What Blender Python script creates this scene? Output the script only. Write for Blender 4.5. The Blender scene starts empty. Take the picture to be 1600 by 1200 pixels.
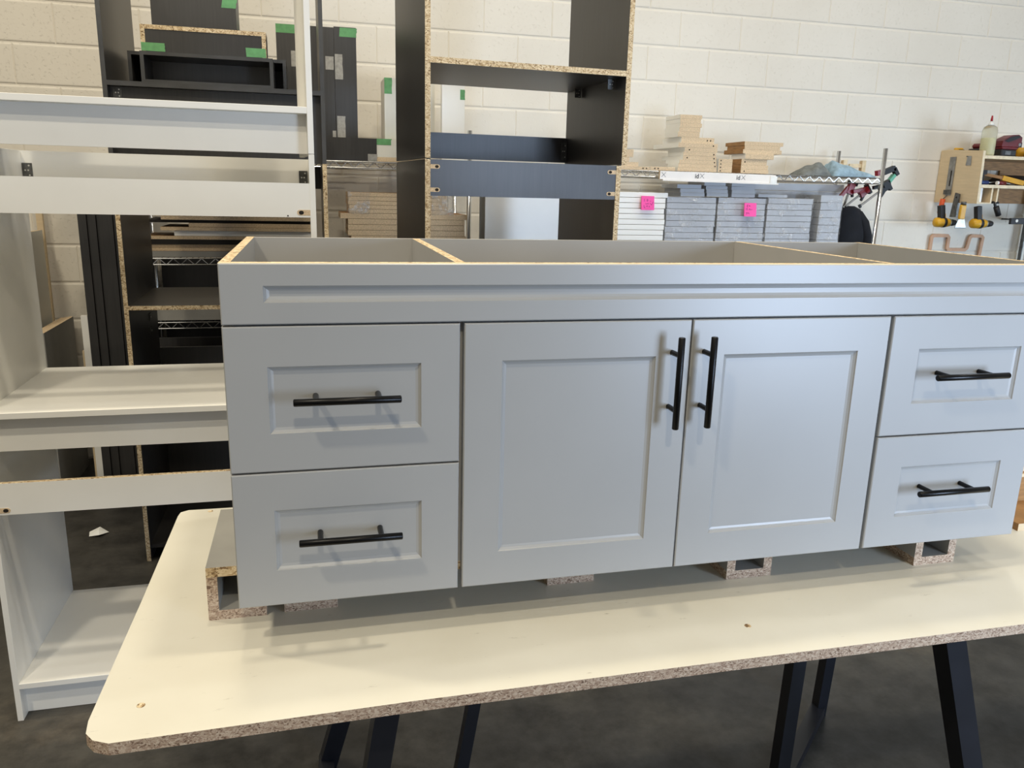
import bpy, bmesh, math, random
from mathutils import Vector, Matrix
random.seed(7)
S = bpy.context.scene
COL = S.collection

# ------------------------------------------------------------------ camera
cam_d = bpy.data.cameras.new('camera'); cam_d.sensor_width = 36.0
cam_d.lens = 1244.13 / 1600.0 * 36.0
cam_d.clip_start = 0.05; cam_d.clip_end = 100
cam = bpy.data.objects.new('camera', cam_d); COL.objects.link(cam)
_r = Vector((0.97014, -0.24124, 0.02524)); _d = Vector((-0.03428, -0.23936, -0.97033)); _f = Vector((0.24013, 0.94048, -0.24048))
cam.matrix_world = Matrix(((_r.x, -_d.x, -_f.x, -0.6305), (_r.y, -_d.y, -_f.y, -1.2299), (_r.z, -_d.z, -_f.z, 1.5627), (0, 0, 0, 1)))
S.camera = cam

# ------------------------------------------------------------------ world, lamps, exposure
S.view_settings.view_transform = 'Standard'; S.view_settings.look = 'None'
S.view_settings.gamma = 1.0; S.view_settings.use_curve_mapping = False
S.view_settings.exposure = 0.0
W = bpy.data.worlds.new('workshop_air'); S.world = W; W.use_nodes = True
bg = W.node_tree.nodes['Background']; bg.inputs[0].default_value = (1.0, 0.96, 0.89, 1); bg.inputs[1].default_value = 0.29

def area(name, loc, target, sx, sy, power, color):
    l = bpy.data.lights.new(name, 'AREA'); l.shape = 'RECTANGLE'; l.size = sx; l.size_y = sy
    l.energy = power; l.color = color
    o = bpy.data.objects.new(name, l); COL.objects.link(o); o.location = loc
    o.rotation_euler = (Vector(target) - Vector(loc)).to_track_quat('-Z', 'Y').to_euler()
    return o
WARM = (1.0, 0.90, 0.71)
PALE = (1.0, 0.96, 0.87)
def bay_or_fill(x, y, power, z=5.2, col=WARM): area('high_bay_or_fill_light', (x, y, z), (x, y, 0), 0.30, 0.16, power, col)
bay_or_fill(-0.55, -3.4, 88, 5.0)
bay_or_fill(-2.4, -1.6, 74, 4.6)  # added fill lamp without a known fixture, brightens the white cabinet rails
bay_or_fill(0.15, -0.05, 52)
bay_or_fill(-0.8, 0.95, 37)
bay_or_fill(1.5, 1.15, 33, 5.2, PALE)
bay_or_fill(3.3, 0.5, 44, 5.2, (1.0, 0.97, 0.92))
bay_or_fill(-2.7, 1.0, 58)
day = area('garage_door_daylight', (1.55, -2.30, 1.25), (1.30, 0.0, 1.2), 0.80, 1.10, 41, (0.58, 0.74, 1.0))
day.data.spread = math.radians(115)
day = area('side_door_daylight', (6.8, -1.6, 1.05), (3.7, 3.5, 0.75), 2.2, 1.3, 36, (0.60, 0.78, 1.0))
day.data.spread = math.radians(80)

# ------------------------------------------------------------------ materials
def lin(c):
    return tuple(((v / 255) / 12.92 if v / 255 <= 0.04045 else ((v / 255 + 0.055) / 1.055) ** 2.4) for v in c)
def base(name, rough=0.5, metal=0.0, spec=0.5):
    m = bpy.data.materials.new(name); m.use_nodes = True
    nt = m.node_tree; b = nt.nodes['Principled BSDF']
    b.inputs['Roughness'].default_value = rough; b.inputs['Metallic'].default_value = metal
    b.inputs['Specular IOR Level'].default_value = spec
    return m, nt, b
def coords(nt, scale, obj=False):
    if obj:
        t = nt.nodes.new('ShaderNodeTexCoord'); out = t.outputs['Object']
    else:
        t = nt.nodes.new('ShaderNodeNewGeometry'); out = t.outputs['Position']
    mp = nt.nodes.new('ShaderNodeMapping'); mp.inputs['Scale'].default_value = scale
    nt.links.new(out, mp.inputs['Vector']); return mp.outputs[0]
def noise(nt, vec, scale, detail=4, rough=0.55):
    n = nt.nodes.new('ShaderNodeTexNoise'); n.inputs['Scale'].default_value = scale
    n.inputs['Detail'].default_value = detail; n.inputs['Roughness'].default_value = rough
    nt.links.new(vec, n.inputs['Vector']); return n.outputs['Fac']
def ramp(nt, fac, stops):
    r = nt.nodes.new('ShaderNodeValToRGB'); e = r.color_ramp.elements
    while len(e) < len(stops): e.new(0.5)
    for i, (p, c) in enumerate(stops):
        e[i].position = p; e[i].color = (*lin(c), 1)
    nt.links.new(fac, r.inputs[0]); return r.outputs[0]
def bump(nt, b, h, strength, dist=0.002):
    n = nt.nodes.new('ShaderNodeBump'); n.inputs['Strength'].default_value = strength; n.inputs['Distance'].default_value = dist
    nt.links.new(h, n.inputs['Height']); nt.links.new(n.outputs[0], b.inputs['Normal'])
def flat(name, c, rough=0.5, metal=0.0, var=0.06, scale=12, spec=0.5, stretch=(1, 1, 1), bmp=0.0, bscale=300):
    m, nt, b = base(name, rough, metal, spec)
    lo = tuple(max(0, v * (1 - var)) for v in c); hi = tuple(min(255, v * (1 + var)) for v in c)
    v = coords(nt, stretch)
    nt.links.new(ramp(nt, noise(nt, v, scale), [(0.3, lo), (0.7, hi)]), b.inputs['Base Color'])
    if bmp: bump(nt, b, noise(nt, v, bscale, 2), bmp, 0.0006)
    return m
def chip(name, cols, sc=210):
    m, nt, b = base(name, 0.85, 0, 0.2)
    v = coords(nt, (1, 1, 1.5))
    vo = nt.nodes.new('ShaderNodeTexVoronoi'); vo.inputs['Scale'].default_value = sc
    vo.inputs['Randomness'].default_value = 1
    nz = nt.nodes.new('ShaderNodeTexNoise'); nz.inputs['Scale'].default_value = 90; nz.inputs['Detail'].default_value = 3
    nt.links.new(v, nz.inputs['Vector'])
    mx = nt.nodes.new('ShaderNodeMix'); mx.data_type = 'VECTOR'; mx.inputs[0].default_value = 0.02
    nt.links.new(v, mx.inputs[4]); nt.links.new(nz.outputs['Color'], mx.inputs[5])
    nt.links.new(mx.outputs[1], vo.inputs['Vector'])
    sep = nt.nodes.new('ShaderNodeSeparateColor'); nt.links.new(vo.outputs['Color'], sep.inputs[0])
    nt.links.new(ramp(nt, sep.outputs[0], [(0.0, cols[0]), (0.22, cols[1]), (0.55, cols[2]), (1.0, cols[3])]), b.inputs['Base Color'])
    bump(nt, b, sep.outputs[1], 0.5, 0.001)
    return m
M = {}
M['chip'] = chip('raw particleboard', [(114, 90, 64), (184, 158, 120), (208, 186, 150), (228, 212, 180)])
M['chip_pale'] = chip('raw particleboard pale', [(110, 88, 72), (160, 136, 116), (180, 158, 136), (204, 186, 164)], 330)
M['chip_fine'] = flat('smooth cut particleboard', (208, 184, 150), 0.8, var=0.14, scale=160, stretch=(1, 1, 3))
M['white'] = flat('white melamine', (240, 238, 231), 0.38, var=0.012, scale=5)
M['off_white'] = flat('off white board', (220, 217, 206), 0.5, var=0.02, scale=5)  # even off-white, a little duller than the white melamine
M['grey_board'] = flat('pale grey melamine', (172, 175, 180), 0.45, var=0.03, scale=7)
M['grey_board_dark'] = flat('mid grey melamine', (150, 148, 142), 0.5, var=0.05, scale=7)
M['vanity'] = flat('grey satin lacquer', (163, 163, 161), 0.34, var=0.012, scale=4, bmp=0.05, bscale=900)
M['vanity_in'] = flat('grey cabinet interior laminate', (174, 172, 168), 0.42, var=0.02, scale=5)
M['vanity_edge'] = flat('bare mdf edge', (214, 196, 160), 0.7, var=0.08, scale=80)
M['black'] = flat('black woodgrain laminate', (44, 42, 40), 0.38, var=0.12, scale=9, spec=0.8, stretch=(12, 12, 0.6), bmp=0.04)
M['black_edge'] = flat('black edge banding', (66, 66, 66), 0.45, var=0.1)
M['steel_black'] = flat('black powder coated steel', (26, 27, 32), 0.38, var=0.1)
M['handle'] = flat('matt black metal', (16, 15, 15), 0.32, metal=0.6, var=0.1)
M['green'] = flat('green masking tape', (100, 158, 104), 0.7, var=0.06, scale=50)
M['tape'] = flat('grey duct tape', (158, 156, 150), 0.5, var=0.10, scale=60, bmp=0.2)
M['zinc'] = flat('dark zinc bracket', (96, 96, 94), 0.45, metal=0.7, var=0.2, scale=40)
M['screw'] = flat('bright screw head', (215, 213, 205), 0.3, metal=0.5)
M['hole'] = flat('drilled hole', (30, 24, 18), 0.9)
M['pink'] = flat('pink sticky paper', (250, 92, 170), 0.8, var=0.03)
M['ink'] = flat('marker ink', (70, 12, 48), 0.8)
M['print'] = flat('black print', (34, 34, 36), 0.7)
M['dark'] = flat('dark brown board', (30, 26, 22), 0.8)  # even dark brown, for the dark layers of the long board pile
M['ply'] = flat('birch plywood', (212, 190, 154), 0.6, var=0.025, scale=10, stretch=(1, 1, 8))
M['ply_edge'] = flat('pale plywood edge', (226, 210, 178), 0.65, var=0.06, scale=40)
M['brown'] = flat('brown wood', (150, 110, 64), 0.6, var=0.14, scale=18, stretch=(1, 1, 6))
M['red'] = flat('red plastic', (150, 22, 34), 0.35, var=0.1)
M['dark_red'] = flat('dark red plastic', (96, 20, 26), 0.4, var=0.15)
M['yellow'] = flat('yellow plastic', (204, 154, 34), 0.4, var=0.08)
M['tool_black'] = flat('black rubber', (28, 27, 28), 0.55, var=0.15)
M['orange'] = flat('orange plastic', (216, 86, 36), 0.45)
M['blue'] = flat('blue plastic', (36, 60, 110), 0.45)
M['teal'] = flat('teal green plastic', (96, 168, 140), 0.5)
M['steel'] = flat('brushed steel', (150, 150, 148), 0.35, metal=0.8, var=0.12, scale=30)
M['bar_steel'] = flat('dull clamp steel', (122, 112, 100), 0.45, metal=0.6)
M['denim'] = flat('pale blue denim', (142, 166, 180), 0.95, var=0.12, scale=30, bmp=0.4, bscale=500)
M['grey_cloth'] = flat('grey cloth', (112, 116, 114), 0.95, var=0.18, scale=26, bmp=0.4, bscale=500)
M['jacket'] = flat('black fabric', (22, 23, 28), 0.9, var=0.2, bmp=0.3)
M['glue'] = flat('yellow wood glue', (236, 230, 178), 0.4, var=0.02)
M['paper'] = flat('white paper', (235, 235, 230), 0.8)
M['print_white'] = flat('white printed board', (244, 238, 230), 0.6, var=0.015)
M['template'] = flat('tan template board', (206, 164, 132), 0.7, var=0.05)
m, nt, b = base('chrome wire', 0.18, 1.0); b.inputs['Base Color'].default_value = (0.72, 0.72, 0.71, 1)
nt.links.new(ramp(nt, noise(nt, coords(nt, (1, 1, 1)), 8), [(0.3, (205, 204, 200)), (0.7, (225, 225, 224))]), b.inputs['Base Color']); M['chrome'] = m
# bottle plastic
m, nt, b = base('clear bottle plastic', 0.25); b.inputs['Transmission Weight'].default_value = 0.75
b.inputs['IOR'].default_value = 1.2
nt.links.new(ramp(nt, noise(nt, coords(nt, (1, 1, 1)), 10), [(0.3, (226, 226, 208)), (0.7, (236, 236, 222))]), b.inputs['Base Color']); M['bottle'] = m
# stretch film: thin glossy clear skin with wrinkles, their highlights painted as white blotches
m = bpy.data.materials.new('clear stretch film'); m.use_nodes = True; nt = m.node_tree; nt.nodes.clear()
out = nt.nodes.new('ShaderNodeOutputMaterial'); tr = nt.nodes.new('ShaderNodeBsdfTransparent'); gl = nt.nodes.new('ShaderNodeBsdfGlossy'); mix = nt.nodes.new('ShaderNodeMixShader')
df = nt.nodes.new('ShaderNodeBsdfDiffuse'); df.inputs[0].default_value = (0.95, 0.96, 0.97, 1); add = nt.nodes.new('ShaderNodeMixShader'); add.inputs[0].default_value = 0.6
gl.inputs['Roughness'].default_value = 0.16
v = coords(nt, (1, 1, 1.6)); n1 = noise(nt, v, 26, 6, 0.7)
bp_ = nt.nodes.new('ShaderNodeBump'); bp_.inputs['Strength'].default_value = 1.0; bp_.inputs['Distance'].default_value = 0.02
nt.links.new(n1, bp_.inputs['Height']); nt.links.new(bp_.outputs[0], gl.inputs['Normal'])
rp = nt.nodes.new('ShaderNodeValToRGB'); rp.color_ramp.elements[0].position = 0.52; rp.color_ramp.elements[0].color = (0.05,) * 3 + (1,)
rp.color_ramp.elements[1].position = 0.68; rp.color_ramp.elements[1].color = (0.6,) * 3 + (1,)
nt.links.new(noise(nt, coords(nt, (1, 1, 1)), 20, 7, 0.72), rp.inputs[0])
nt.links.new(gl.outputs[0], add.inputs[1]); nt.links.new(df.outputs[0], add.inputs[2])
nt.links.new(rp.outputs[0], mix.inputs[0]); nt.links.new(tr.outputs[0], mix.inputs[1]); nt.links.new(add.outputs[0], mix.inputs[2]); nt.links.new(mix.outputs[0], out.inputs[0]); M['film'] = m
# painted concrete block
m, nt, b = base('cream painted concrete block', 0.6, 0, 0.35); v = coords(nt, (1, 1, 1))
nt.links.new(ramp(nt, noise(nt, v, 1.3, 5), [(0.3, (222, 215, 201)), (0.7, (230, 224, 211))]), b.inputs['Base Color'])
vo = nt.nodes.new('ShaderNodeTexNoise'); vo.inputs['Scale'].default_value = 70; vo.inputs['Detail'].default_value = 5; vo.inputs['Roughness'].default_value = 0.65
nt.links.new(v, vo.inputs['Vector'])
pr_ = nt.nodes.new('ShaderNodeValToRGB'); pr_.color_ramp.elements[0].position = 0.27; pr_.color_ramp.elements[1].position = 0.42
nt.links.new(vo.outputs['Fac'], pr_.inputs[0]); bump(nt, b, pr_.outputs[0], 0.55, 0.003); M['block'] = m
# concrete floor
m, nt, b = base('sealed grey concrete', 0.42, 0, 0.4); v = coords(nt, (1, 1, 1))
big = ramp(nt, noise(nt, v, 1.6, 8, 0.62), [(0.30, (46, 45, 43)), (0.48, (64, 62, 58)), (0.60, (76, 73, 67)), (0.74, (102, 94, 82))])
fine = ramp(nt, noise(nt, v, 7, 9, 0.72), [(0.34, (128, 126, 122)), (0.60, (255, 255, 255))])
mx = nt.nodes.new('ShaderNodeMix'); mx.data_type = 'RGBA'; mx.blend_type = 'MULTIPLY'; mx.inputs[0].default_value = 0.75
nt.links.new(big, mx.inputs[6]); nt.links.new(fine, mx.inputs[7]); nt.links.new(mx.outputs[2], b.inputs['Base Color'])
bump(nt, b, noise(nt, v, 40, 6), 0.15, 0.002); M['floor'] = m
# worn table melamine
m, nt, b = base('worn cream melamine', 0.36, 0, 0.45); v = coords(nt, (1, 1, 1))
c1 = ramp(nt, noise(nt, v, 3.2, 6), [(0.3, (207, 202, 186)), (0.7, (218, 214, 200))])
sc = ramp(nt, noise(nt, coords(nt, (2.2, 9, 1)), 9, 8, 0.7), [(0.27, (120, 110, 96)), (0.345, (255, 255, 255))])
mx = nt.nodes.new('ShaderNodeMix'); mx.data_type = 'RGBA'; mx.blend_type = 'MULTIPLY'; mx.inputs[0].default_value = 0.5
nt.links.new(c1, mx.inputs[6]); nt.links.new(sc, mx.inputs[7]); nt.links.new(mx.outputs[2], b.inputs['Base Color']); M['table'] = m

# ------------------------------------------------------------------ helpers
def link(o, parent):
    COL.objects.link(o)
    if parent: o.parent = parent
    return o
def tag(o, label=None, cat=None, group=None, kind=None):
    if label: o['label'] = label
    if cat: o['category'] = cat
    if group: o['group'] = group
    if kind: o['kind'] = kind
    return o
def thing(name, label, cat, loc=(0, 0, 0), rz=0.0, group=None):
    o = bpy.data.objects.new(name, None); o.empty_display_size = 0.05
    link(o, None); o.location = loc; o.rotation_euler = (0, 0, rz)
    return tag(o, label, cat, group)
def mesh(name, verts, faces, mats, parent=None, fm=None, smooth=False):
    me = bpy.data.meshes.new(name); me.from_pydata([tuple(v) for v in verts], [], faces); me.update()
    for k in (mats if isinstance(mats, (list, tuple)) else [mats]): me.materials.append(M[k])
    if fm:
        for p_, i in zip(me.polygons, fm): p_.material_index = i
    if smooth:
        for p_ in me.polygons: p_.use_smooth = True
    return link(bpy.data.objects.new(name, me), parent)
FN = {'-x': 0, '+x': 1, '-y': 2, '+y': 3, '-z': 4, '+z': 5}
def boxmesh(name, lo, hi, mat, edge=None, ef='', bv=0.0):
    x0, y0, z0 = lo; x1, y1, z1 = hi
    bm = bmesh.new()
    vs = [bm.verts.new(p) for p in ((x0, y0, z0), (x1, y0, z0), (x1, y1, z0), (x0, y1, z0), (x0, y0, z1), (x1, y0, z1), (x1, y1, z1), (x0, y1, z1))]
    F = [(0, 4, 7, 3), (1, 2, 6, 5), (0, 1, 5, 4), (3, 7, 6, 2), (0, 3, 2, 1), (4, 5, 6, 7)]
    es = {FN[e] for e in ef.split()} if edge else set()
    for i, f_ in enumerate(F):
        fc = bm.faces.new([vs[k] for k in f_]); fc.material_index = 1 if i in es else 0
    if bv: bmesh.ops.bevel(bm, geom=bm.edges[:], offset=bv, segments=1, affect='EDGES')
    me = bpy.data.meshes.new(name); bm.to_mesh(me); bm.free()
    me.materials.append(M[mat])
    if edge: me.materials.append(M[edge])
    return me
def box(name, parent, lo, hi, mat, edge=None, ef='', bv=0.0):
    return link(bpy.data.objects.new(name, boxmesh(name, lo, hi, mat, edge, ef, bv)), parent)
def cyl(name, parent, a, b, r0, mat, r1=None, n=16, smooth=True, bv=0.0):
    a = Vector(a); b = Vector(b); d = (b - a); L = d.length; q = d.to_track_quat('Z', 'Y')
    r1 = r0 if r1 is None else r1
    prof = [(r0, 0), (r1, L)] if not bv else [(r0 - bv, 0), (r0, bv), (r1, L - bv), (r1 - bv, L)]
    vs = []; fs = []
    for r_, h in prof:
        for i in range(n):
            t = 2 * math.pi * i / n; vs.append(a + q @ Vector((r_ * math.cos(t), r_ * math.sin(t), h)))
    for k in range(len(prof) - 1):
        for i in range(n):
            j = (i + 1) % n; fs.append((k * n + i, k * n + j, k * n + n + j, k * n + n + i))
    fs.append(tuple(reversed(range(n)))); fs.append(tuple(range((len(prof) - 1) * n, len(prof) * n)))
    o = mesh(name, vs, fs, mat, parent)
    if smooth:
        for p_ in o.data.polygons[:-2]: p_.use_smooth = True
    return o
def lathe(name, parent, prof, mat, loc=(0, 0, 0), n=20):
    vs = []; fs = []
    for r_, h in prof:
        for i in range(n):
            t = 2 * math.pi * i / n; vs.append((loc[0] + r_ * math.cos(t), loc[1] + r_ * math.sin(t), loc[2] + h))
    for k in range(len(prof) - 1):
        for i in range(n):
            j = (i + 1) % n; fs.append((k * n + i, k * n + j, k * n + n + j, k * n + n + i))
    fs.append(tuple(reversed(range(n)))); fs.append(tuple(range((len(prof) - 1) * n, len(prof) * n)))
    return mesh(name, vs, fs, mat, parent, smooth=True)
def prism(name, parent, pts, axis, a0, a1, mat, edge=None):
    """extrude a 2-D outline along an axis ('x': pts are (y,z), 'y': (x,z), 'z': (x,y))"""
    n = len(pts); vs = []
    for a in (a0, a1):
        for (u, w) in pts:
            vs.append({'x': (a, u, w), 'y': (u, a, w), 'z': (u, w, a)}[axis])
    fs = [tuple(range(n)), tuple(range(n, 2 * n))] + [(i, (i + 1) % n, n + (i + 1) % n, n + i) for i in range(n)]
    o = mesh(name, vs, fs, [mat, edge or mat], parent, [0, 0] + [1] * n)
    bm = bmesh.new(); bm.from_mesh(o.data); bmesh.ops.recalc_face_normals(bm, faces=bm.faces[:]); bm.to_mesh(o.data); bm.free()
    return o
def bar(name, parent, a, b, w, t, mat, up=(0, 1, 0), bv=0.0):
    """rectangular bar from a to b; w across, t along 'up'"""
    a = Vector(a); b = Vector(b); d = (b - a).normalized(); u = Vector(up); u = (u - d * u.dot(d)).normalized(); s = d.cross(u)
    vs = []
    for p_ in (a, b):
        for i, j in ((-1, -1), (1, -1), (1, 1), (-1, 1)): vs.append(p_ + s * (w / 2 * i) + u * (t / 2 * j))
    fs = [(0, 3, 2, 1), (4, 5, 6, 7)] + [(i, (i + 1) % 4, 4 + (i + 1) % 4, 4 + i) for i in range(4)]
    return mesh(name, vs, fs, mat, parent)
def tubes(segs, r, n=5):
    vs = []; fs = []
    for a, b in segs:
        a = Vector(a); b = Vector(b); q = (b - a).to_track_quat('Z', 'Y'); L = (b - a).length; o0 = len(vs)
        for h in (0, L):
            for i in range(n):
                t = 2 * math.pi * i / n; vs.append(a + q @ Vector((r * math.cos(t), r * math.sin(t), h)))
        for i in range(n):
            j = (i + 1) % n; fs.append((o0 + i, o0 + j, o0 + n + j, o0 + n + i))
    return vs, fs
def textmesh(name, body, size, mat, parent, loc, rot=(math.pi / 2, 0, 0), bold=0.0):
    c = bpy.data.curves.new(name, 'FONT'); c.body = body; c.size = size; c.offset = bold; c.resolution_u = 3
    o = bpy.data.objects.new(name + '_tmp', c); me = bpy.data.meshes.new_from_object(o); me.name = name
    bpy.data.objects.remove(o)
    me.materials.clear(); me.materials.append(M[mat])
    ob = link(bpy.data.objects.new(name, me), parent); ob.location = loc; ob.rotation_euler = rot
    return ob

# ------------------------------------------------------------------ setting: floor and block wall
fl = mesh('floor', [(-7, -7, 0), (8, -7, 0), (8, 3.7, 0), (-7, 3.7, 0)], [(0, 1, 2, 3)], 'floor'); tag(fl, kind='structure')
WY = 3.512; WX0 = -0.2396
wall = mesh('wall_back', [(-7, WY + 0.0040, 0), (8, WY + 0.0040, 0), (8, WY + 0.0040, 6), (-7, WY + 0.0040, 6), (-7, WY + 0.2, 0), (8, WY + 0.2, 0), (8, WY + 0.2, 6), (-7, WY + 0.2, 6)],
            [(0, 1, 2, 3), (5, 4, 7, 6), (3, 2, 6, 7), (1, 5, 6, 2), (4, 0, 3, 7)], 'block'); tag(wall, kind='structure')
def blockgeo(w, h):
    B_ = 0.009; vs = []; fs = []
    rings = [(0.0012, 0.0030, 0.0048), (0.0022, 0.0055, 0.0026), (0.0040, 0.0085, 0.0008), (0.009, 0.013, 0.0)]
    for ix, ins, y in rings:
        vs += [(ix, y, ins), (w - ix, y, ins), (w - ix, y, h - ins), (ix, y, h - ins)]
    for k in range(len(rings) - 1):
        for i in range(4):
            j = (i + 1) % 4; fs.append((k * 4 + i, k * 4 + j, k * 4 + 4 + j, k * 4 + 4 + i))
    k = (len(rings) - 1) * 4; fs.append((k, k + 1, k + 2, k + 3))
    return vs, fs
bv_, bf_ = blockgeo(0.4, 0.2)
bme = bpy.data.meshes.new('concrete_block'); bme.from_pydata(bv_, [], bf_); bme.materials.append(M['block'])
rest_v = []; rest_f = []
for k in range(30):
    z = 0.2 * k
    # line index 4 is z = 2.0; course between line 3 and 4 starts at z = 2.0
    par = ((10 - k) + 3) % 2
    for i in range(-18, 21):
        x = WX0 + 0.2 * par + 0.4 * i
        if x < -7 or x > 7.6: continue
        if -2.7 < x < 4.55 and z < 2.75:
            o = bpy.data.objects.new('concrete_block', bme); link(o, wall); o.location = (x, WY, z)
        else:
            n0 = len(rest_v); rest_v += [(a + x, b_ + WY, c + z) for a, b_, c in bv_]; rest_f += [tuple(q + n0 for q in f_) for f_ in bf_]
tag(mesh('concrete_block_field', rest_v, rest_f, 'block', wall), kind='stuff')

# ------------------------------------------------------------------ work table on steel trestles
TZ = 0.814
tt = thing('work_table_top', 'cream melamine work table top with raw particleboard edge', 'table top', (0, 0, TZ - 0.019))
outl = [(-0.958, -0.140), (-0.9545, -0.168), (-0.9420, -0.185), (-0.920, -0.196), (-0.5, -0.190), (0.0, -0.192), (0.6, -0.197), (1.75, -0.200), (1.75, 0.625), (-0.80, 0.620), (-0.925, 0.622), (-0.941, 0.612), (-0.944, 0.590), (-0.950, 0.20)]
prism('board', tt, outl, 'z', 0.0, 0.019, 'table', 'chip_pale')
for sx, sy in ((-0.893, -0.118), (0.103, -0.10), (-0.876, 0.607), (1.3, -0.1)):
    lathe('screw_hole', tt, [(0.0062, 0.0), (0.0058, 0.0006), (0.0030, 0.0004)], 'chip', (sx, sy, 0.019), 10)
def trestle(label, legs, bars, rails):
    t = thing('steel_trestle', label, 'trestle')
    for a, b_, w in legs: bar('leg', t, (a[0], a[1], a[2] - 0.010), b_, w, w, 'steel_black')
    for a, b_ in bars: bar('foot_bar', t, a, b_, 0.040, 0.036, 'steel_black', up=(0, 0, 1))
    for a, b_ in rails: bar('top_rail', t, a, b_, 0.03, 0.02, 'steel_black', up=(0, 0, 1))
    return t
TT = TZ - 0.020
trestle('black steel trestle under the left end of the work table',
        [((-0.520, -0.05, TT), (-0.653, -0.08, 0.0), 0.040), ((-0.445, 0.56, TT), (-0.634, 0.712, 0.0), 0.046), ((-0.207, 0.45, TT), (-0.330, 0.45, 0.0), 0.030)],
        [((-0.657, -0.08, 0.019), (-0.634, 0.712, 0.019))], [((-0.52, -0.05, TT - 0.011), (-0.445, 0.56, TT - 0.011)), ((-0.445, 0.56, TT - 0.011), (-0.207, 0.45, TT - 0.011))])
trestle('black steel trestle under the work table below the right doors',
        [((0.528, -0.10, TT), (0.785, -0.10, 0.0), 0.043), ((0.518, 0.30, TT), (0.512, 0.32, 0.0), 0.036), ((0.80, 0.52, TT), (0.848, 0.62, 0.0), 0.032)],
        [((0.512, 0.32, 0.019), (0.848, 0.62, 0.019))], [((0.528, -0.10, TT - 0.011), (0.518, 0.30, TT - 0.011)), ((0.518, 0.30, TT - 0.011), (0.80, 0.52, TT - 0.011))])

# ------------------------------------------------------------------ support blocks under the vanity
def support(x0, x1, y0, L, label):
    t = thing('support_block', label, 'support block', (x0, y0, TZ), 0, 'particleboard blocks under the vanity')
    w = x1 - x0; h = 0.100; k = 0.018
    box('base_strip', t, (0, 0, 0), (w, L, k), 'grey_board_dark', 'chip_pale', '-y +y -x +x')
    box('top_strip', t, (0, 0, h - k), (w, L, h), 'grey_board_dark', 'chip', '-y +y')
    box('side_strip', t, (0, 0, k), (k, L, h - k), 'grey_board_dark', 'chip_pale', '-y +y')
    box('side_strip', t, (w - k, 0, k), (w, L, h - k), 'grey_board_dark', 'chip_pale', '-y +y')
support(-0.824, -0.727, 0.106, 0.26, 'hollow particleboard support block sticking out past the left end of the vanity')
support(-0.697, -0.604, 0.110, 0.26, 'particleboard support block below the lower left drawer, beside the protruding block')
support(-0.207, -0.112, 0.112, 0.26, 'particleboard support block barely showing below the left door')
support(0.150, 0.249, 0.065, 0.26, 'hollow particleboard support block below the right door')
support(0.571, 0.671, 0.044, 0.26, 'hollow particleboard support block below the lower right drawer')

# ------------------------------------------------------------------ vanity
VB, VS, VT, VH = 0.889, 1.1182, 1.3515, 1.4442
van = thing('bathroom_vanity', 'long grey shaker vanity cabinet with black bar pulls standing on the work table', 'vanity cabinet', (0, 0, 0))
BB = TZ + 0.100
Y0, Y1 = 0.0195, 0.596
box('side_panel', van, (-0.762, Y0, BB), (-0.746, Y1, VH), 'vanity', 'chip', '+z -y', 0)
box('side_panel', van, (0.746, Y0, BB), (0.762, Y1, VH), 'vanity', 'chip', '+z -y', 0)
box('divider_panel', van, (-0.408, Y0, BB + 0.016), (-0.392, Y1 - 0.016, VH), 'vanity_in', 'chip', '+z', 0)
box('divider_panel', van, (0.392, Y0, BB + 0.016), (0.408, Y1 - 0.016, VH), 'vanity_in', 'chip', '+z', 0)
box('back_panel', van, (-0.746, Y1 - 0.016, BB), (0.746, Y1, VH - 0.0005), 'vanity_in', 'vanity_in', '+z')
box('bottom_panel', van, (-0.746, Y0, BB), (0.746, Y1 - 0.016, BB + 0.016), 'vanity_in', 'chip', '-y')
for x0, x1 in ((-0.746, -0.408), (-0.392, 0.392), (0.408, 0.746)):
    box('front_rail', van, (x0, Y0, VT - 0.02), (x1, Y0 + 0.016, VH - 0.001), 'vanity_in', 'chip', '+z')
def shaker(name, parent, x0, x1, z0, z1, mx, mz, mat='vanity', T=0.0185, bare_top=False):
    dx = [0.0015, 0, 0, 0, 0, 0]
    rings = [(0, 0, T), (0, 0, 0.0016), (0.0016, 0.0016, 0.0), (mx, mz, 0.0), (mx + 0.0012, mz + 0.0012, 0.0022), (mx + 0.0045, mz + 0.0045, 0.0052), (mx + 0.0085, mz + 0.0085, 0.0066)]
    vs = []; fs = []
    for ix, iz, y in rings:
        vs += [(x0 + ix, y, z0 + iz), (x1 - ix, y, z0 + iz), (x1 - ix, y, z1 - iz), (x0 + ix, y, z1 - iz)]
    for k in range(len(rings) - 1):
        for i in range(4):
            j = (i + 1) % 4; fs.append((k * 4 + i, k * 4 + j, k * 4 + 4 + j, k * 4 + 4 + i))
    k = (len(rings) - 1) * 4; fs += [(k, k + 1, k + 2, k + 3), (3, 2, 1, 0)]
    if bare_top: return mesh(name, vs, fs, [mat, 'vanity_edge'], parent, [1 if i == 2 else 0 for i in range(len(fs))])
    return mesh(name, vs, fs, mat, parent)
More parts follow.
